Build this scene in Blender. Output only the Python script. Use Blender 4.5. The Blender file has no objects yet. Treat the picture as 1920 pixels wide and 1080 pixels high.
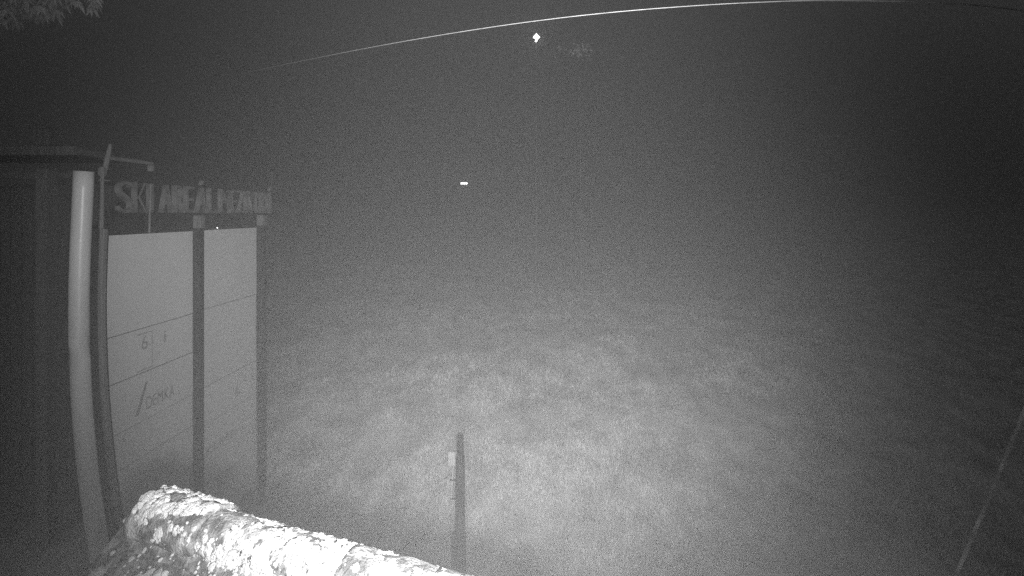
import bpy, bmesh, math, random
import numpy as np
from mathutils import Vector, Matrix, noise

random.seed(7)
rng = np.random.default_rng(7)
S = bpy.context.scene
COL = S.collection
H = 5.95                                   # height of the lens above the grass (m)

# ------------------------------------------------------------------ camera
cd = bpy.data.cameras.new('camera')
cd.sensor_width = 36.0
cd.lens = 18.75
cd.shift_x = -40 / 1920                    # level camera with a shifted frame: uprights stay upright
cd.shift_y = -140 / 1920
cd.clip_start = 0.05
cd.clip_end = 2000
cam = bpy.data.objects.new('camera', cd)
COL.objects.link(cam)
cam.location = (0, 0, H)
cam.rotation_euler = (math.radians(90), 0, 0)
S.camera = cam

# ------------------------------------------------------------------ night sky
W = bpy.data.worlds.new('World')
S.world = W
W.use_nodes = True
wn = W.node_tree.nodes
wl = W.node_tree.links
wn.clear()
sky = wn.new('ShaderNodeTexSky')
sky.sky_type = 'NISHITA'
sky.sun_disc = False
sky.sun_elevation = math.radians(2)
sky.sun_rotation = math.radians(200)
bw = wn.new('ShaderNodeRGBToBW')           # an infrared camera sees no colour
bg = wn.new('ShaderNodeBackground')
wo = wn.new('ShaderNodeOutputWorld')
wl.new(sky.outputs[0], bw.inputs[0])
wl.new(bw.outputs[0], bg.inputs[0])
bg.inputs[1].default_value = 0.12
wl.new(bg.outputs[0], wo.inputs[0])

# ------------------------------------------------------------------ the infrared lamp mounted beside the lens
ld = bpy.data.lights.new('infrared_lamp', 'SPOT')
ld.energy = 5100
ld.color = (1, 1, 1)
ld.spot_size = math.radians(90)
ld.spot_blend = 1.0
ld.shadow_soft_size = 0.09
lamp = bpy.data.objects.new('infrared_lamp', ld)
COL.objects.link(lamp)
lamp.location = (0.0, 0.0, H - 0.22)
aim = Vector((-0.065, 1.0, 0.05))
lamp.rotation_euler = aim.to_track_quat('-Z', 'Y').to_euler()

# added fill spot above the lens, no known lamp, to brighten the meadow
fd = bpy.data.lights.new('added_fill_spot', 'SPOT')
fd.energy = 5600
fd.color = (1, 1, 1)
fd.spot_size = math.radians(54)
fd.spot_blend = 1.0
fd.shadow_soft_size = 0.05
fill_spot = bpy.data.objects.new('added_fill_spot', fd)
COL.objects.link(fill_spot)
fill_spot.location = (-0.10, -0.5, H + 2.8)
fill_spot.rotation_euler = Vector((0.02, 1.0, -0.34)).to_track_quat('-Z', 'Y').to_euler()

# ------------------------------------------------------------------ exposure, sampling
S.view_settings.view_transform = 'Standard'
S.view_settings.look = 'None'
S.view_settings.exposure = 0
S.view_settings.gamma = 1
S.view_settings.use_curve_mapping = False
S.render.engine = 'CYCLES'
S.cycles.volume_bounces = 3
S.cycles.max_bounces = 8
S.cycles.diffuse_bounces = 2
S.cycles.glossy_bounces = 2
S.cycles.use_denoising = False
S.cycles.sample_clamp_indirect = 0.6

FOG_DENSITY = 0.026
FOG_ANISO = 0.83

# ------------------------------------------------------------------ materials
def mat(name, lo, hi, scale=6.0, rough=0.85, bump=0.0, detail=6.0, stretch=(1, 1, 1), spec=0.25, contrast=(0.35, 0.65), bscale=None):
    m = bpy.data.materials.new(name)
    m.use_nodes = True
    nt = m.node_tree
    b = nt.nodes['Principled BSDF']
    b.inputs['Roughness'].default_value = rough
    b.inputs['Specular IOR Level'].default_value = spec
    tc = nt.nodes.new('ShaderNodeTexCoord')
    mp = nt.nodes.new('ShaderNodeMapping')
    mp.inputs['Scale'].default_value = stretch
    n = nt.nodes.new('ShaderNodeTexNoise')
    n.inputs['Scale'].default_value = scale
    n.inputs['Detail'].default_value = detail
    n.inputs['Roughness'].default_value = 0.62
    r = nt.nodes.new('ShaderNodeValToRGB')
    r.color_ramp.elements[0].position = contrast[0]
    r.color_ramp.elements[1].position = contrast[1]
    r.color_ramp.elements[0].color = (lo, lo, lo, 1)
    r.color_ramp.elements[1].color = (hi, hi, hi, 1)
    L = nt.links.new
    L(tc.outputs['Object'], mp.inputs[0])
    L(mp.outputs[0], n.inputs['Vector'])
    L(n.outputs[0], r.inputs[0])
    L(r.outputs[0], b.inputs['Base Color'])
    if bump:
        n2 = nt.nodes.new('ShaderNodeTexNoise')
        n2.inputs['Scale'].default_value = bscale or scale * 4
        n2.inputs['Detail'].default_value = 5
        L(mp.outputs[0], n2.inputs['Vector'])
        bp = nt.nodes.new('ShaderNodeBump')
        bp.inputs['Strength'].default_value = bump
        bp.inputs['Distance'].default_value = 0.02
        L(n2.outputs[0], bp.inputs['Height'])
        L(bp.outputs[0], b.inputs['Normal'])
    return m

def glow(name, strength):
    m = bpy.data.materials.new(name)
    m.use_nodes = True
    nt = m.node_tree
    b = nt.nodes['Principled BSDF']
    b.inputs['Base Color'].default_value = (0.8, 0.8, 0.8, 1)
    b.inputs['Emission Color'].default_value = (1, 1, 1, 1)
    b.inputs['Emission Strength'].default_value = strength
    return m

M = {
    'soil': mat('soil', 0.26, 0.70, 1.6, 0.95, 0.8, 14, stretch=(1, 0.6, 1), contrast=(0.30, 0.70), bscale=9),
    'grass': mat('grass_blades', 0.36, 0.86, 1.6, 0.8, 0, 14, stretch=(1, 0.6, 1), contrast=(0.32, 0.68)),
    'pale_post': mat('pale_painted_metal', 0.56, 0.70, 3, 0.36, 0.05, stretch=(1, 1, 0.2), spec=0.5),
    'dark_wood': mat('dark_wood', 0.015, 0.05, 5, 0.9, 0.4, stretch=(6, 6, 0.35)),
    'grey_wood': mat('grey_wood', 0.16, 0.22, 4, 0.9, 0.4, stretch=(5, 5, 0.3)),
    'plank_wood': mat('plank_wood', 0.12, 0.17, 4, 0.9, 0.4, stretch=(4, 4, 0.25)),
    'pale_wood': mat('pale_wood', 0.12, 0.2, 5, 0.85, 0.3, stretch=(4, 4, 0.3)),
    'panel': mat('white_coated_panel', 0.60, 0.68, 1.2, 0.6, 0.03, contrast=(0.25, 0.75)),
    'print': mat('grey_print', 0.27, 0.33, 5, 0.7),
    'faint_print': mat('faint_print', 0.32, 0.38, 5, 0.7),
    'letter': mat('letter_metal', 0.11, 0.19, 6, 0.6, 0, spec=0.4),
    'galv': mat('galvanised_steel', 0.3, 0.42, 12, 0.5, 0.05, spec=0.5),
    'tarred': mat('tarred_wood', 0.005, 0.012, 7, 0.95, 0.5, stretch=(5, 5, 0.5), spec=0.0),
    'white_plate': mat('white_plate', 0.08, 0.11, 8, 0.5),
    'tile': mat('weathered_roof_tile', 0.09, 0.50, 13, 0.92, 0.8, 11, contrast=(0.42, 0.72), bscale=60),
    'ridge': mat('weathered_ridge_tile', 0.09, 0.52, 11, 0.92, 0.9, 11, contrast=(0.42, 0.68), bscale=70),
    'lichen': mat('white_lichen', 0.55, 0.85, 14, 0.95, 0.8, 6, contrast=(0.3, 0.6), bscale=120),
    'render': mat('plain_wall_render', 0.3, 0.4, 2, 0.95, 0.3),
    'cable': mat('cable_sheath', 0.17, 0.26, 10, 0.6, 0),
    'rope': mat('frosted_rope', 0.5, 0.95, 2.3, 0.9, 0.4, 3, contrast=(0.42, 0.58), bscale=60),
    'bark': mat('bark', 0.08, 0.2, 8, 0.95, 0.7, stretch=(3, 3, 0.5)),
    'leaf': mat('leaf', 0.5, 0.65, 3, 0.6, 0),
    'mast': mat('mast_paint', 0.30, 0.36, 4, 0.7, 0),
    'lamp_glow': glow('lit_lamp_glass', 7),
    'tube_glow': glow('lit_tube_glass', 3.5),
    'speck_glow': glow('glowing_speck', 3),
}

# ------------------------------------------------------------------ helpers
def link(name, me, m, parent=None):
    o = bpy.data.objects.new(name, me)
    COL.objects.link(o)
    if m is not None and not me.materials:
        me.materials.append(m)
    if parent is not None:
        o.parent = parent
    return o

def obj(name, bm, m, parent=None, smooth=False):
    me = bpy.data.meshes.new(name)
    bmesh.ops.recalc_face_normals(bm, faces=bm.faces)
    if smooth:
        for f in bm.faces:
            f.smooth = True
    bm.to_mesh(me)
    bm.free()
    return link(name, me, m, parent)

def tag(o, label=None, cat=None, group=None, kind=None):
    if label: o['label'] = label
    if cat: o['category'] = cat
    if group: o['group'] = group
    if kind: o['kind'] = kind
    return o

def thing(name, label, cat, loc=(0, 0, 0), group=None):
    o = bpy.data.objects.new(name, None)
    COL.objects.link(o)
    o.location = loc
    return tag(o, label, cat, group)

def box(bm, c, s, bev=0.0, rot=None):
    r = bmesh.ops.create_cube(bm, size=1.0)
    vs = r['verts']
    for v in vs:
        v.co = Vector((v.co.x * s[0], v.co.y * s[1], v.co.z * s[2]))
    if bev:
        es = list({e for v in vs for e in v.link_edges})
        rb = bmesh.ops.bevel(bm, geom=es, offset=bev, segments=2, affect='EDGES')
        vs = list({v for f in rb['faces'] for v in f.verts} | {v for v in vs if v.is_valid})
    for v in vs:
        if rot is not None:
            v.co = rot @ v.co
        v.co += Vector(c)
    return vs

def tube(bm, pts, rad, seg=10, cap=True):
    pts = [Vector(p) for p in pts]
    if not isinstance(rad, (list, tuple)):
        rad = [rad] * len(pts)
    rings = []
    up = Vector((0.13, 0.2, 1)).normalized()
    for i, p in enumerate(pts):
        t = (pts[min(i + 1, len(pts) - 1)] - pts[max(i - 1, 0)]).normalized()
        a = t.cross(up)
        if a.length < 0.25:
            a = t.cross(Vector((1, 0.1, 0)))
        a.normalize()
        b = t.cross(a).normalized()
        rings.append([bm.verts.new(p + (a * math.cos(2 * math.pi * k / seg) + b * math.sin(2 * math.pi * k / seg)) * rad[i]) for k in range(seg)])
    for r0, r1 in zip(rings, rings[1:]):
        for k in range(seg):
            bm.faces.new((r0[k], r0[(k + 1) % seg], r1[(k + 1) % seg], r1[k]))
    if cap:
        bm.faces.new(rings[0])
        bm.faces.new(rings[-1][::-1])

def text_mesh(s, height, width, depth, squeeze_to=True):
    """Lettering as solid mesh: lower left at the origin, in the local XY plane."""
    c = bpy.data.curves.new('lettering', 'FONT')
    c.body = s
    c.size = 1.0
    c.extrude = depth / 2
    c.offset = -0.012
    o = bpy.data.objects.new('lettering', c)
    COL.objects.link(o)
    dg = bpy.context.evaluated_depsgraph_get()
    me = bpy.data.meshes.new_from_object(o.evaluated_get(dg))
    bpy.data.objects.remove(o)
    bpy.data.curves.remove(c)
    co = np.empty(len(me.vertices) * 3, np.float32)
    me.vertices.foreach_get('co', co)
    co = co.reshape(-1, 3)
    co[:, 0] -= co[:, 0].min()
    cap = 0.73
    co[:, 1] *= height / cap
    w = co[:, 0].max()
    if width and w > 0:
        co[:, 0] *= width / w
    me.vertices.foreach_set('co', co.ravel())
    me.update()
    return me

# ------------------------------------------------------------------ terrain
LAT = np.random.default_rng(3).uniform(-1, 1, (97, 97))
def lattice(x, y):                                   # smooth value noise, vectorised
    xi, yi = np.floor(x).astype(int), np.floor(y).astype(int)
    u, v = x - xi, y - yi
    u, v = u * u * (3 - 2 * u), v * v * (3 - 2 * v)
    g = lambda a, b: LAT[a % 97, b % 97]
    return (g(xi, yi) * (1 - u) + g(xi + 1, yi) * u) * (1 - v) + (g(xi, yi + 1) * (1 - u) + g(xi + 1, yi + 1) * u) * v

def bumps(x, y):
    a, b = x * 0.82 + y * 0.57, -x * 0.57 + y * 0.82
    return 0.12 * lattice(a * 0.3 + 3, b * 0.42) + 0.07 * lattice(a * 0.8, b * 0.9 + 7) + 0.035 * lattice(a * 2.1 + 5, b * 2.1)

def ground_z(x, y):
    x = np.asarray(x, float)
    y = np.asarray(y, float)
    rise = 0.11 * np.clip(y - 10, 0, 60) + 0.02 * np.clip(y - 70, 0, 200)
    near = np.clip((y - 8) / 6, 0, 1)
    return rise + bumps(x, y) * (0.25 + 0.75 * near) - 0.02

gx = np.concatenate([np.linspace(-300, -36, 34), np.linspace(-34, 36, 176), np.linspace(38, 300, 34)])
gy = np.concatenate([np.linspace(-60, -2, 14), np.linspace(-1, 46, 150), np.linspace(48, 400, 46)])
X, Y = np.meshgrid(gx, gy)
Z = ground_z(X, Y)
nx, ny = len(gx), len(gy)
verts = np.stack([X, Y, Z], -1).reshape(-1, 3)
idx = np.arange(nx * ny).reshape(ny, nx)
quads = np.stack([idx[:-1, :-1], idx[:-1, 1:], idx[1:, 1:], idx[1:, :-1]], -1).reshape(-1, 4)
gme = bpy.data.meshes.new('ground')
gme.from_pydata(verts.tolist(), [], quads.tolist())
for p in gme.polygons:
    p.use_smooth = True
tag(link('ground', gme, M['soil']), kind='structure')

# air: one box of fog round everything
bm = bmesh.new()
box(bm, (0, 170, 38), (640, 500, 84))
haze = obj('haze', bm, None)
hm = bpy.data.materials.new('fog')
hm.use_nodes = True
hn = hm.node_tree
hn.nodes.clear()
pv = hn.nodes.new('ShaderNodeVolumePrincipled')
pv.inputs['Color'].default_value = (0.96, 0.96, 0.96, 1)
pv.inputs['Density'].default_value = FOG_DENSITY
pv.inputs['Anisotropy'].default_value = FOG_ANISO
ho = hn.nodes.new('ShaderNodeOutputMaterial')
hn.links.new(pv.outputs[0], ho.inputs['Volume'])
haze.data.materials.append(hm)
tag(haze, kind='stuff')

# ------------------------------------------------------------------ grass
def vnoise(x, y, s, seed=0.0):
    return np.array([noise.noise(Vector((a * s, b * s, seed))) for a, b in zip(x, y)])

def blades(x, y, length, width, lean):
    n = len(x)
    z = ground_z(x, y) - 0.01
    a = rng.uniform(0, 2 * np.pi, n)
    d = rng.uniform(0, 2 * np.pi, n)
    dx, dy = np.cos(a) * width, np.sin(a) * width
    tip = np.stack([x + np.cos(d) * lean * length, y + np.sin(d) * lean * length, z + length * np.sqrt(np.clip(1 - lean ** 2, 0.05, 1))], -1)
    p0 = np.stack([x - dx, y - dy, z], -1)
    p1 = np.stack([x + dx, y + dy, z], -1)
    return np.stack([p0, p1, tip], 1).reshape(-1, 3)

N = 330000
yy = 7.5 * np.exp(rng.uniform(0, math.log(44 / 7.5), N))
xx = (rng.uniform(-1.02, 1.02, N)) * yy
cell = 0.35
ix = np.floor(xx / cell).astype(int)
iy = np.floor(yy / cell).astype(int)
keys, inv = np.unique(ix * 100000 + iy, return_inverse=True)
kx = np.floor_divide(keys + 50000, 100000)
ky = keys - kx * 100000
cl = vnoise(kx * cell, ky * cell, 0.9) * 0.6 + vnoise(kx * cell, ky * cell, 0.32, 5) * 0.9
clump = cl[inv]
keep = rng.uniform(0, 1, N) < np.clip(0.66 + clump * 1.7, 0.05, 1)
xx, yy, clump = xx[keep], yy[keep], clump[keep]
n = len(xx)
ln = rng.uniform(0.05, 0.12, n) * (1 + np.clip(clump, -0.4, 0.8))
parts = [blades(xx, yy, ln, rng.uniform(0.005, 0.012, n) * (0.7 + yy / 16), rng.uniform(0.2, 0.9, n))]
nx_ = 6000                                                     # sparse grass close to the buildings
xs, ys = rng.uniform(-9, 9, nx_), rng.uniform(1, 8, nx_)
parts.append(blades(xs, ys, rng.uniform(0.06, 0.12, nx_), rng.uniform(0.006, 0.012, nx_), rng.uniform(0.2, 0.9, nx_)))
for cx, cy in [(9.6, 13.4), (10.4, 14.6), (11.5, 14.0), (12.6, 15.6), (7.1, 10.0), (6.9, 9.6), (8.2, 17.0),
               (9.4, 11.2), (6.3, 19.0), (2.5, 14.2), (13.6, 16.8), (5.4, 22.0), (8.0, 10.6), (3.4, 20.2), (7.2, 15.8)]:
    k = 26
    parts.append(blades(cx + rng.normal(0, 0.2, k), cy + rng.normal(0, 0.2, k), rng.uniform(0.10, 0.22, k), rng.uniform(0.012, 0.03, k), rng.uniform(0.2, 0.85, k)))
V = np.concatenate(parts).astype(np.float32)
nt_ = len(V) // 3
gm = bpy.data.meshes.new('grass')
gm.vertices.add(nt_ * 3)
gm.vertices.foreach_set('co', V.ravel())
gm.loops.add(nt_ * 3)
gm.loops.foreach_set('vertex_index', np.arange(nt_ * 3, dtype=np.int32))
gm.polygons.add(nt_)
gm.polygons.foreach_set('loop_start', np.arange(0, nt_ * 3, 3, dtype=np.int32))
gm.update()
gm.validate()
tag(link('grass', gm, M['grass']), 'short rough meadow grass fading into the fog', 'grass', kind='stuff')

# ------------------------------------------------------------------ the advertising frame with raised letters
SX = -5.60                                  # plane of the boards, facing +X
sign = thing('sign_frame', 'tall board frame of pale panels under a row of raised letters', 'sign', (SX, 8.9, 0))
def sobj(name, bm, m, parent=sign, smooth=False):
    for v in bm.verts:
        v.co -= Vector((SX, 8.9, 0))
    return obj(name, bm, m, parent, smooth)

# pale round end post, slightly bowed
bm = bmesh.new()
BOW = [(6.5, -5.555), (6.42, -5.56), (5.95, -5.61), (5.29, -5.647), (4.63, -5.653), (3.96, -5.634), (3.30, -5.594), (2.64, -5.53), (1.98, -5.43), (1.3, -5.31), (-0.4, -5.02)]
def bow(z):
    zs = z + np.linspace(-1.0, 1.0, 21)
    return float(np.interp(zs, [b[0] for b in BOW[::-1]], [b[1] for b in BOW[::-1]]).mean())
pts, rad = [], []
for i in range(33):
    z = -0.3 + i / 32 * (H + 0.52 + 0.3)
    pts.append(((bow(z - 0.25) + bow(z) + bow(z + 0.25)) / 3, 6.62, z))
    rad.append(0.104)
tube(bm, pts, rad, 28)
o = sobj('post', bm, M['pale_post'], smooth=True)
o['label'] = 'pale round end post, slightly bowed'
# dark near post: three battens with grooves between, bowed like the round one
for dy, w, dx in ((6.765, 0.075, 0.0), (6.852, 0.07, 0.035), (6.935, 0.062, -0.01)):
    bm = bmesh.new()
    rows = []
    for i in range(29):
        z = -0.3 + i / 28 * (H - 0.2 + 0.3)
        xc = (bow(z - 0.25) + bow(z) + bow(z + 0.25)) / 3 + 0.03 + dx
        rows.append([bm.verts.new((xc + ax, dy + ay, z)) for ax, ay in ((-0.1, -w / 2), (0.05, -w / 2), (0.056, -w / 2 + 0.006), (0.056, w / 2 - 0.006), (0.05, w / 2), (-0.1, w / 2))])
    for r0, r1 in zip(rows, rows[1:]):
        for k in range(6):
            bm.faces.new((r0[k], r0[(k + 1) % 6], r1[(k + 1) % 6], r1[k]))
    bm.faces.new(rows[0]); bm.faces.new(rows[-1][::-1])
    sobj('batten', bm, M['grey_wood'] if dx > 0.02 else M['dark_wood'])
# middle and far posts in front of the boards
for yc, w in ((8.815, 0.11), (10.86, 0.165)):
    bm = bmesh.new()
    box(bm, (SX + 0.075, yc, (H - 0.25) / 2 - 0.15), (0.11, w, H - 0.25 + 0.3), 0.008)
    p = sobj('post', bm, M['dark_wood'])
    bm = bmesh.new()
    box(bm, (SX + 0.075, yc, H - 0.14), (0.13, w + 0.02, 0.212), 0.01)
    sobj('cap', bm, M['pale_wood'], p)  # paler block: light on the post top put into its colour
# header beam between boards and letters
bm = bmesh.new()
box(bm, (SX - 0.04, 8.99, H - 0.157), (0.05, 4.0, 0.235), 0.006)
sobj('header_beam', bm, M['dark_wood'])
# boards
PANELS = [(6.99, 8.757, [-0.287, -1.645, -2.28, -2.97, -3.48, -4.15, -4.85, -5.45]),
          (8.873, 10.768, [-0.282, -1.63, -2.96, -3.62, -4.30, -4.95, -5.45])]
prints_parent = {}
for ci, (y0, y1, zs) in enumerate(PANELS):
    for ri, (za, zb) in enumerate(zip(zs, zs[1:])):
        bm = bmesh.new()
        g = 0.006
        tilt = random.uniform(-0.004, 0.004)
        box(bm, (SX + tilt, (y0 + y1) / 2, H + (za + zb) / 2), (0.03, y1 - y0 - 0.012, za - zb - 2 * g), 0.004)
        prints_parent[(ci, ri)] = sobj('panel', bm, M['panel'])
# battens behind the boards (carry them)
for yc in (7.3, 8.45, 9.3, 10.4):
    bm = bmesh.new()
    box(bm, (SX - 0.06, yc, (H - 0.3) / 2 - 0.1), (0.05, 0.1, H - 0.1))
    sobj('backing_batten', bm, M['grey_wood'])

def board_text(s, y0, z0, height, width, panel, m, slant=0.0, name='print'):
    me = text_mesh(s, height, width, 0.006)
    o = link(name, me, m, prints_parent[panel])
    o.matrix_local = Matrix(((0, 0, 1, 0.0215), (1, slant, 0, y0 - 8.9), (0, 1, 0, H + z0), (0, 0, 0, 1)))
    return o
board_text('DEMKA', 7.69, -2.83, 0.19, 0.60, (0, 2), M['print'])
board_text('FERMAT', 9.42, -4.86, 0.22, 0.92, (1, 4), M['print'])
board_text('6', 7.60, -1.95, 0.21, 0.11, (0, 1), M['print'])
board_text('i', 8.05, -1.95, 0.2, 0.05, (0, 1), M['faint_print'])
board_text('A', 9.95, -3.42, 0.2, 0.16, (1, 2), M['faint_print'])
board_text('KLIMA', 9.1, -4.15, 0.16, 0.9, (1, 3), M['faint_print'])
bm = bmesh.new()                            # slanting bar of the emblem
vs = [(SX + 0.0205, 7.475, H - 2.85), (SX + 0.0205, 7.535, H - 2.85), (SX + 0.0205, 7.715, H - 2.43), (SX + 0.0205, 7.665, H - 2.43)]
a = [bm.verts.new(v) for v in vs]
b = [bm.verts.new((v[0] + 0.004, v[1], v[2])) for v in vs]
bm.faces.new(a); bm.faces.new(b[::-1])
for k in range(4):
    bm.faces.new((a[k], b[k], b[(k + 1) % 4], a[(k + 1) % 4]))
sobj('emblem_bar', bm, M['print'], prints_parent[(0, 2)])
bm = bmesh.new()                            # thin outline round the small figure
for c, s in (((7.66, -1.72), (0.30, 0.012)), ((7.66, -2.24), (0.30, 0.012)), ((7.806, -1.98), (0.012, 0.508))):
    box(bm, (SX + 0.0205, c[0], H + c[1]), (0.005, s[0], s[1]))
sobj('print_outline', bm, M['faint_print'], prints_parent[(0, 1)])

# raised letters on a rail
bm = bmesh.new()
box(bm, (SX + 0.0, 9.43, H - 0.018), (0.04, 4.75, 0.036))
sobj('letter_rail', bm, M['dark_wood'])
line = [('S', 7.17, .25), ('K', 7.47, .22), ('I', 7.76, .06), ('A', 8.00, .25), ('R', 8.31, .22), ('E', 8.58, .17), ('Á', 8.84, .30), ('L', 9.19, .19),
        ('M', 9.52, .31), ('E', 9.87, .17), ('Z', 10.09, .22), ('I', 10.36, .05), ('V', 10.46, .24), ('O', 10.73, .22), ('D', 11.0, .22), ('Í', 11.29, .10)]
for ch, y0, w in line:
    me = text_mesh(ch, 0.47, w, 0.07)
    o = link('letter', me, M['letter'], sign)
    o.matrix_local = Matrix(((0, 0, 1, 0.0), (1, 0.05, 0, y0 - 8.9), (0, 1, 0, H + 0.004), (0, 0, 0, 1)))
# thin stays holding the letters, short mast and lamp arm at the near end
bm = bmesh.new(); tube(bm, [(SX + 0.03, 7.735, H - 0.28), (SX + 0.03, 7.765, H + 0.42)], 0.017, 8); sobj('stay', bm, M['letter'])
bm = bmesh.new()
tube(bm, [(SX, 6.90, H - 0.32), (SX, 6.92, H - 0.05), (SX, 6.925, H + 0.33), (SX, 6.93, H + 0.60)], [0.03, 0.026, 0.022, 0.022], 10)
box(bm, (SX, 6.93, H + 0.54), (0.07, 0.07, 0.11), 0.01)
box(bm, (SX, 6.96, H + 0.43), (0.05, 0.14, 0.02), 0.004)
mast_o = sobj('mast', bm, M['pale_wood'])
bm = bmesh.new()
tube(bm, [(SX, 6.96, H + 0.52), (SX, 7.01, H + 0.72), (SX, 7.06, H + 0.91)], [0.028, 0.034, 0.02], 10)
sobj('mast_tip', bm, M['pale_wood'], mast_o)
bm = bmesh.new()
box(bm, (SX, 7.46, H + 0.73), (0.05, 0.76, 0.045), 0.008)
arm = sobj('lamp_arm', bm, M['letter'])
bm = bmesh.new()
box(bm, (SX, 7.81, H + 0.66), (0.08, 0.05, 0.09), 0.01)
sobj('lamp_head', bm, M['letter'], arm)
bm = bmesh.new()
bmesh.ops.create_icosphere(bm, subdivisions=1, radius=0.012)
for v in bm.verts: v.co += Vector((SX + 0.03, 9.40, H - 0.255))
sobj('bright_speck', bm, M['speck_glow'])  # glowing bead added as a bright speck, no real lamp on the frame

# ------------------------------------------------------------------ the building behind the frame, left
hut = thing('timber_building', 'dark timber building with pale eaves board behind the round white post', 'building', (-12, 10.2, 0))
def hobj(name, bm, m, parent=hut, smooth=False):
    for v in bm.verts:
        v.co -= Vector((-12, 10.2, 0))
    return obj(name, bm, m, parent, smooth)
plank_me = []
for k in range(4):
    bm = bmesh.new()
    box(bm, (0, 0, 3.2), (0.205, 0.04, 6.5), 0.008)
    me = bpy.data.meshes.new('plank')
    bm.to_mesh(me); bm.free()
    me.materials.append(M['plank_wood'])
    plank_me.append(me)
for k in range(22):
    o = link('plank', plank_me[k % 4], None, hut)
    o.location = (3.42 - k * 0.215, random.uniform(-0.008, 0.008), random.uniform(-0.02, 0.02))
bm = bmesh.new(); box(bm, (-10.9, 10.72, 3.25), (4.9, 0.96, 6.5)); hobj('wall', bm, M['plank_wood'])
bm = bmesh.new(); box(bm, (-10.9, 9.62, H + 1.13), (5.3, 0.05, 0.16), 0.01); hobj('eaves_board', bm, M['pale_wood'])
bm = bmesh.new(); box(bm, (-10.9, 9.93, H + 0.70), (5.0, 0.06, 0.10), 0.01); hobj('trim_board', bm, M['grey_wood'])
bm = bmesh.new(); box(bm, (-10.9, 10.45, H + 1.12), (5.3, 1.6, 0.12), 0.01); roof_o = hobj('roof', bm, M['plank_wood'])
bm = bmesh.new(); box(bm, (-9.45, 10.4, H + 1.40), (0.30, 0.30, 0.46), 0.01); box(bm, (-9.45, 10.4, H + 1.65), (0.34, 0.34, 0.04), 0.01)
hobj('chimney', bm, M['plank_wood'], roof_o)
for x in (-8.78, -12.3):
    bm = bmesh.new(); box(bm, (x, 9.62, 3.3), (0.24, 0.2, 6.9), 0.015); hobj('pillar', bm, M['grey_wood'])

# ------------------------------------------------------------------ dark post with a white plate, behind the ridge
pole = thing('wooden_post', 'dark tarred post with a small white plate on its left side', 'post', (-0.552, 4.0, 0))
bm = bmesh.new()
tube(bm, [(0.0, 0, -0.2), (0.0, 0, 3.2), (0.003, 0, 3.9), (0.004, 0, 4.12), (0.004, 0, 4.15)], [0.044, 0.039, 0.036, 0.033, 0.026], 14)
obj('shaft', bm, M['tarred'], pole, True)
bm = bmesh.new()
tube(bm, [(0.004, 0, 4.1), (0.003, 0, 4.285), (0.003, 0, 4.30)], [0.026, 0.025, 0.018], 12)
obj('shaft_tip', bm, M['tarred'], pole, True)
bm = bmesh.new(); box(bm, (-0.008, 0, 1.75), (0.104, 0.1, 3.6), 0.01); obj('footing_sleeve', bm, M['tarred'], pole)
bm = bmesh.new(); box(bm, (-0.062, 0.0, 4.11), (0.05, 0.008, 0.1), 0.002); pl = obj('plate', bm, M['white_plate'], pole)
bm = bmesh.new(); tube(bm, [(-0.049, 0, 4.06), (-0.056, 0, 3.94), (-0.064, 0, 3.80)], 0.006, 8); obj('plate_rod', bm, M['white_plate'], pole)
for z in (3.95, 3.81):
    bm = bmesh.new(); box(bm, (-0.045, 0, z), (0.06, 0.015, 0.01), 0.002); obj('clamp', bm, M['tarred'], pole)

# ------------------------------------------------------------------ the shed roof below the lens, crusted with lichen
d = Vector((0.934, -0.358, 0)).normalized()          # along the ridge
nrm = Vector((-0.358, -0.934, 0)).normalized()       # down the near slope, in plan
R0 = Vector((-1.93, 2.715, H - 1.445))               # top of the ridge at its far end
pit = math.radians(34)
down = nrm * math.cos(pit) - Vector((0, 0, 1)) * math.sin(pit)
outn = nrm * math.sin(pit) + Vector((0, 0, 1)) * math.cos(pit)
down2 = -nrm * math.cos(pit) - Vector((0, 0, 1)) * math.sin(pit)
outn2 = -nrm * math.sin(pit) + Vector((0, 0, 1)) * math.cos(pit)
shed = thing('shed', 'low shed roof of weathered tiles crusted with white lichen in the foreground', 'shed', (R0.x, R0.y, 0))
base = Vector((R0.x, R0.y, 0))
def robj(name, bm, m, parent=shed, smooth=False):
    for v in bm.verts:
        v.co -= base
    return obj(name, bm, m, parent, smooth)
APEX = R0 - Vector((0, 0, 0.062))                     # where the two slopes meet, under the ridge tiles
RLEN = 3.6

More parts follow.
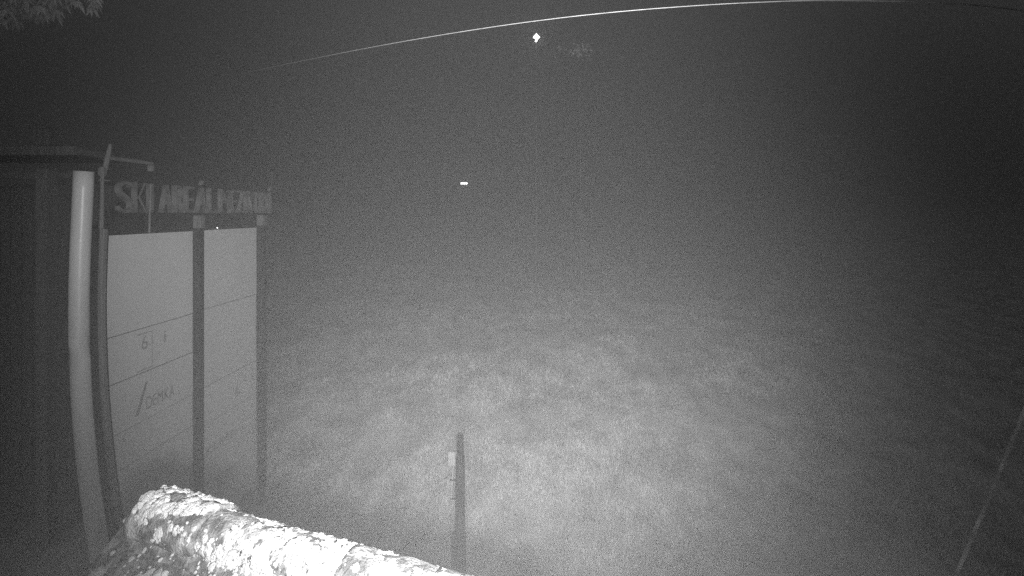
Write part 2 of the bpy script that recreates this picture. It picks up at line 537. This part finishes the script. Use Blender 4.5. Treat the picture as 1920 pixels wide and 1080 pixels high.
def ridge_tile(s0, s1, r, lift, seed):
    bm = bmesh.new()
    nseg, nlen = 22, 16
    grid = []
    for i in range(nlen + 1):
        t = i / nlen
        s = s0 + (s1 - s0) * t
        rr = r * (1.0 + 0.05 * (1 - t))
        row = []
        for k in range(nseg + 1):
            a = math.radians(-12) + (math.pi + math.radians(24)) * k / nseg
            p = R0 + d * s + Vector((0, 0, lift - r)) + nrm * (math.cos(a) * rr * 1.04) + Vector((0, 0, math.sin(a) * rr))
            q = noise.noise(p * 9 + Vector((seed, 0, 0))) * 0.010 + noise.noise(p * 27) * 0.005
            p += (nrm * math.cos(a) + Vector((0, 0, math.sin(a)))) * q
            row.append(p)
        grid.append(row)
    out = [[bm.verts.new(p) for p in row] for row in grid]
    inn = [[bm.verts.new(p + ((R0 + d * 0 + Vector((0, 0, lift - r))) - p).project(nrm) * 0.13 - Vector((0, 0, 0.016))) for p in row] for row in grid]
    for g, fl in ((out, False), (inn, True)):
        for i in range(nlen):
            for k in range(nseg):
                f = (g[i][k], g[i + 1][k], g[i + 1][k + 1], g[i][k + 1])
                bm.faces.new(f[::-1] if fl else f)
    for i in range(nlen):
        for k in (0, nseg):
            bm.faces.new((out[i][k], out[i + 1][k], inn[i + 1][k], inn[i][k]))
    for i in (0, nlen):
        for k in range(nseg):
            bm.faces.new((out[i][k], out[i][k + 1], inn[i][k + 1], inn[i][k]))
    return robj('ridge_tile', bm, M['ridge'], smooth=True)

for k in range(5):
    ridge_tile(k * 0.41 - 0.0, k * 0.41 + 0.45, 0.118 if k else 0.132, 0.0 + 0.006 * (k % 2) + (0.034 if k == 0 else 0), k * 3.1)

# plain tiles in courses on both slopes, each its own piece
TW, TE, TL = 0.185, 0.165, 0.27
def tile_mesh(w):
    bm = bmesh.new()
    box(bm, (0, 0, 0), (w, TL, 0.015), 0.004)
    for v in bm.verts:
        v.co.z += random.uniform(-0.0012, 0.0012)
    me = bpy.data.meshes.new('tile')
    bm.to_mesh(me); bm.free()
    me.materials.append(M['tile'])
    return me
WHOLE = [tile_mesh(TW - 0.006) for _ in range(6)]
HALF = tile_mesh(TW * 0.5)
for slope, (dn, on, rows) in enumerate(((down, outn, 13), (down2, outn2, 6))):
    for r in range(rows):
        for c in range(-1, 11):
            s = c * TW + (TW / 2 if r % 2 else 0) + random.uniform(-0.004, 0.004)
            me = random.choice(WHOLE)
            if s < -0.02:
                if r % 2 == 0:
                    continue
                s, me = TW * 0.25 + 0.02 - TW / 2 + 0.045, HALF
            ctr = APEX + d * (s + 0.015) + dn * (0.03 + r * TE + TL / 2) + on * (0.012 + random.uniform(-0.002, 0.004))
            rot = Matrix((d, dn, on)).transposed()
            tl = Matrix.Rotation(math.radians(-4.2 + random.uniform(-0.6, 0.6)), 3, 'X') @ Matrix.Rotation(math.radians(random.uniform(-1.2, 1.2)), 3, 'Z')
            o = link('tile', me, None, shed)
            o.matrix_local = Matrix.Translation(ctr - base) @ (rot @ tl).to_4x4()
# boards under the tiles and the shed's walls
for dn, on, ln in ((down, outn, 2.25), (down2, outn2, 1.02)):
    bm = bmesh.new()
    box(bm, APEX + d * 1.03 + dn * (ln / 2) - on * 0.045, (2.02, ln, 0.03), 0, Matrix((d, dn, on)).transposed())
    robj('roof_boarding', bm, M['grey_wood'])
bm = bmesh.new()
for e in (0.08, 1.85):
    p = [APEX + d * e + down * 2.0 - Vector((0, 0, 0.06)), APEX + d * e - Vector((0, 0, 0.12)), APEX + d * e + down2 * 0.9 - Vector((0, 0, 0.06))]
    q = [Vector((p[2].x, p[2].y, -0.1)), Vector((p[0].x, p[0].y, -0.1))]
    f = [bm.verts.new(v) for v in p + q]
    g = [bm.verts.new(v + d * 0.12) for v in p + q]
    bm.faces.new(f); bm.faces.new(g[::-1])
    for k in range(5):
        bm.faces.new((f[k], g[k], g[(k + 1) % 5], f[(k + 1) % 5]))
robj('gable_wall', bm, M['render'])
bm = bmesh.new()
for dn, ln in ((down, 2.0), (down2, 0.9)):
    c = APEX + d * 1.02 + dn * ln
    rot = Matrix((d, nrm, Vector((0, 0, 1)))).transposed()
    hgt = c.z - 0.08
    box(bm, (c.x, c.y, hgt / 2 - 0.05), (1.6, 0.12, hgt), 0, rot)
robj('side_wall', bm, M['render'])

# lichen: crusts and cushions on ridge and tiles, real lumps joined into one crust
def template(sub):
    t = bmesh.new()
    bmesh.ops.create_icosphere(t, subdivisions=sub, radius=1.0)
    t.verts.ensure_lookup_table()
    vs = [v.co.copy() for v in t.verts]
    fs = np.array([[v.index for v in f.verts] for f in t.faces])
    shapes = []
    for i in range(24):
        off = Vector((i * 7.3, i * 3.1, 0))
        shapes.append(np.array([list(c * (1 + 0.6 * noise.noise(c * 1.7 + off) + 0.3 * noise.noise(c * 4.5 + off))) for c in vs]))
    t.free()
    return shapes, fs
TPL = {1: template(1), 2: template(2)}
LV, LF, lcount = [], [], 0

def lump(p, n, size, flat):
    global lcount
    shapes, fs = TPL[2 if size > 0.011 else 1]
    q = np.array((n.to_track_quat('Z', 'Y').to_matrix() @ Matrix.Rotation(random.uniform(0, 6.28), 3, 'Z')))
    sc = np.array((size * random.uniform(0.7, 1.4), size * random.uniform(0.7, 1.2), size * flat))
    v = (random.choice(shapes) * sc) @ q.T + np.array(p - base)
    LV.append(v)
    LF.append(fs + lcount)
    lcount += len(v)

for _ in range(15000):                                           # ridge
    s = random.uniform(0.0, 2.05)
    deg = random.uniform(-5, 150)
    a = math.radians(deg)
    dens = noise.noise(Vector((s * 3.2, a * 2.1, 3))) * 1.0 + noise.noise(Vector((s * 9, a * 5, 9))) * 0.7 + 0.10 + 0.50 * min(max(s - 0.12, 0), 0.7) / 0.7
    if s < 0.34 and 60 < deg < 125:
        dens += 0.35                                             # frosty crown of the end tile
    if s > 0.62 and 94 < deg < 114:
        dens *= 0.12                                             # bare strip beside the far rim
    elif s > 0.3 and deg >= 114:
        dens += 0.25
    if s > 1.5 and deg > 70:
        dens -= 0.5 * min(1, (s - 1.5) / 0.3)                    # thinner, greyer towards the near end
    if random.random() > max(0.012, dens):
        continue
    nn = nrm * math.cos(a) + Vector((0, 0, math.sin(a)))
    p = R0 + d * s + Vector((0, 0, -0.122 + (0.03 if s < 0.43 else 0))) + nn * (0.132 if s < 0.43 else 0.124)
    if random.random() < 0.13:
        lump(p, nn, random.uniform(0.014, 0.034), random.uniform(0.18, 0.3))
    else:
        lump(p, nn, min(0.02, random.lognormvariate(math.log(0.0056), 0.55)), random.uniform(0.4, 0.9))
for _ in range(3600):                                            # near slope
    s = random.uniform(-0.06, 2.05)
    t = random.uniform(0.06, 1.2)
    dens = noise.noise(Vector((s * 6, t * 6, 31))) * 0.9 + 0.22 + 0.40 * min(s, 1.0)
    if random.random() > max(0.09, dens):
        continue
    lump(APEX + d * s + down * t + outn * 0.028, outn, min(0.03, random.lognormvariate(math.log(0.0085), 0.55)), random.uniform(0.3, 0.6))
lv, lf = np.concatenate(LV).astype(np.float32), np.concatenate(LF).astype(np.int32)
def fast_mesh(name, v, f):
    me = bpy.data.meshes.new(name)
    me.vertices.add(len(v)); me.vertices.foreach_set('co', v.ravel())
    me.loops.add(f.size); me.loops.foreach_set('vertex_index', f.ravel())
    me.polygons.add(len(f)); me.polygons.foreach_set('loop_start', np.arange(0, f.size, f.shape[1], dtype=np.int32))
    me.polygons.foreach_set('use_smooth', np.ones(len(f), bool))
    me.update(); me.validate()
    return me
lo = link('lichen', fast_mesh('lichen', lv, lf), M['lichen'], shed)
lo['kind'] = 'stuff'

# ------------------------------------------------------------------ overhead cable and guy cable
def project(px, py, depth):
    return Vector(((px - 1000) / 1000 * depth, depth, H + (400 - py) / 1000 * depth))
bm = bmesh.new()
ctrl = [tuple(project(px, py, dp) - Vector((0, 0, H))) for px, py, dp in ((300, 170, 30), (380, 153, 14), (450, 138, 9.2), (575, 112.5, 7.2), (700, 88, 6.1), (850, 62, 5.35), (1000, 40, 4.85), (1150, 23, 4.6), (1300, 11, 4.5), (1430, 4, 4.48), (1550, 1, 4.5), (1750, 5, 4.62), (1920, 20, 4.85), (2250, 70, 5.6))]
pts = []
for i in range(len(ctrl) - 1):
    p0, p1, p2, p3 = (Vector(ctrl[max(0, min(len(ctrl) - 1, i + k))]) for k in (-1, 0, 1, 2))
    for j in range(8):
        t = j / 8
        pts.append(0.5 * ((2 * p1) + (p2 - p0) * t + (2 * p0 - 5 * p1 + 4 * p2 - p3) * t * t + (3 * p1 - p0 - 3 * p2 + p3) * t ** 3))
pts.append(Vector(ctrl[-1]))
tube(bm, [p + Vector((0, 0, H)) for p in pts], [0.0035 + 0.0042 * min(1, max(0, (p.x - 1.6) / 2.6)) for p in pts], 8)
tag(obj('overhead_cable', bm, M['cable'], smooth=True), 'thin pale cable stretched across the top of the view', 'cable')

bm = bmesh.new()
pts, rad = [], []
A, B = Vector((5.03, 3.61, H + 3.0)), Vector((4.845, 6.82, 0.0))
for i in range(160):
    t = i / 159
    p = A.lerp(B, t)
    p += Vector((0.05 * math.sin(math.pi * t), 0.0, 0.0))
    pts.append(p)
    rad.append(0.018 + 0.010 * max(0, noise.noise(p * 3.1)) + 0.002 * noise.noise(p * 23))
tube(bm, pts, rad, 8)
tag(obj('guy_rope', bm, M['rope'], smooth=True), 'frosted rope slanting down to the grass at the right edge', 'rope')

# ------------------------------------------------------------------ lamps in the fog
def at(px, py, depth):
    return project(px, py, depth)
p = at(1006, 70, 26)
gz = float(ground_z(p.x, p.y))
lm = thing('lamp_mast', 'bright diamond shaped lamp glowing on a tall mast in the fog', 'lamp', (p.x, p.y, gz))
bm = bmesh.new()
tube(bm, [(0, 0.25, -0.2), (0, 0.25, p.z - gz + 0.45)], [0.012, 0.007], 8)
tube(bm, [(0, 0.25, p.z - gz + 0.42), (0, 0, p.z - gz + 0.42), (0, 0, p.z - gz + 0.25)], 0.012, 6)
obj('mast', bm, M['mast'], lm)
bm = bmesh.new()
zc = p.z - gz
vt, vb = bm.verts.new((0, 0, zc + 0.20)), bm.verts.new((0, 0, zc - 0.16))
ring = [bm.verts.new((0.17 * math.cos(k * math.pi / 4), 0.17 * math.sin(k * math.pi / 4), zc)) for k in range(8)]
for k in range(8):
    bm.faces.new((ring[k], ring[(k + 1) % 8], vt)); bm.faces.new((ring[(k + 1) % 8], ring[k], vb))
obj('lamp_glass', bm, M['lamp_glow'], lm)
bm = bmesh.new()
bmesh.ops.create_icosphere(bm, subdivisions=2, radius=0.055)
for v in bm.verts: v.co += Vector((-0.02, 0, zc - 0.18))
obj('lower_bulb', bm, M['lamp_glow'], lm, True)

p = at(870, 344, 24)
gz = float(ground_z(p.x, p.y))
tl = thing('tube_lamp', 'small lit strip lamp glowing as a short white bar in the fog', 'lamp', (p.x, p.y, gz))
zc = p.z - gz
bm = bmesh.new(); tube(bm, [(0, 0.1, -0.2), (0, 0.1, zc + 0.08)], [0.008, 0.006], 8); box(bm, (0, 0.05, zc + 0.06), (0.36, 0.1, 0.02), 0.005); obj('stand', bm, M['mast'], tl)
bm = bmesh.new(); tube(bm, [(-0.15, 0, zc), (0.15, 0, zc)], 0.038, 10); obj('lamp_tube', bm, M['tube_glow'], tl)

# ------------------------------------------------------------------ trees
def leaf(bm, p, dirv, length, width):
    dirv = dirv.normalized()
    sd = dirv.cross(Vector((random.uniform(-1, 1), random.uniform(-1, 1), random.uniform(-1, 1)))).normalized() * width
    mid = p + dirv * length * 0.45 + Vector((0, 0, 0.02))
    a, b, c, e = bm.verts.new(p), bm.verts.new(mid + sd), bm.verts.new(p + dirv * length), bm.verts.new(mid - sd)
    bm.faces.new((a, b, c)); bm.faces.new((a, c, e))

tr = thing('leafy_tree', 'tree reaching its hanging leaves into the upper left corner', 'tree', (-11.2, 8.4, 0))
bm = bmesh.new()
tube(bm, [(0, 0, -0.2), (0.05, 0, 3), (0.15, -0.1, 6.5), (0.1, 0, 10), (0.2, 0.1, 13)], [0.26, 0.22, 0.17, 0.11, 0.04], 12)
trunk = obj('trunk', bm, M['bark'], tr, True)
lb = bmesh.new()
cb = bmesh.new()
for k in range(16):
    z0 = 8.0 + k * 0.24
    ang = k * 2.4 if k > 4 else -0.35 + k * 0.17
    ln = 3.9 - k * 0.15 if k < 8 else 2.0
    rise = 0.9
    q = [Vector((0.15, 0, z0)), Vector((0.15 + math.cos(ang) * ln * 0.5, math.sin(ang) * ln * 0.5, z0 + rise * 0.8)), Vector((0.15 + math.cos(ang) * ln, math.sin(ang) * ln, z0 + rise))]
    tube(lb, q, [0.06, 0.035, 0.01], 6)
    for j in range(70):
        t = random.uniform(0.3, 1.0)
        c = q[0].lerp(q[1], t * 2) if t < 0.5 else q[1].lerp(q[2], t * 2 - 1)
        c = c + Vector((random.gauss(0, 0.22), random.gauss(0, 0.22), random.gauss(0, 0.10)))
        fan = random.uniform(0, 6.28)
        for g in range(6):
            w = Vector((math.cos(fan + g * 1.1) * 0.55, math.sin(fan + g * 1.1) * 0.55, random.uniform(-1.1, -0.5)))
            leaf(cb, c, w, random.uniform(0.14, 0.26), random.uniform(0.02, 0.035))
obj('limbs', lb, M['bark'], tr, True)
cr = obj('crown', cb, M['leaf'], tr)
cr['kind'] = 'stuff'

p = at(1086, 95, 19)
gz = float(ground_z(p.x, p.y))
sl = thing('slender_tree', 'faint slender tree top in the fog right of the diamond lamp', 'tree', (p.x, p.y, gz))
zc = p.z - gz
bm = bmesh.new()
tube(bm, [(0.1, 0, -0.2), (0.06, 0, zc * 0.5), (0, 0, zc + 0.3)], [0.005, 0.004, 0.003], 6)
obj('trunk', bm, M['mast'], sl, True)
bm = bmesh.new()
for _ in range(85):
    c = Vector((random.gauss(0, 0.16), random.gauss(0, 0.16), zc + random.gauss(0, 0.10)))
    if random.random() < 0.25:
        c = Vector((random.gauss(-0.5, 0.4), random.gauss(0, 0.2), zc + random.gauss(0.05, 0.1)))
    leaf(bm, c, Vector((random.uniform(-1, 1), random.uniform(-1, 1), random.uniform(-1, 0.4))), random.uniform(0.08, 0.16), 0.03)
cr = obj('crown', bm, M['leaf'], sl)
cr['kind'] = 'stuff'
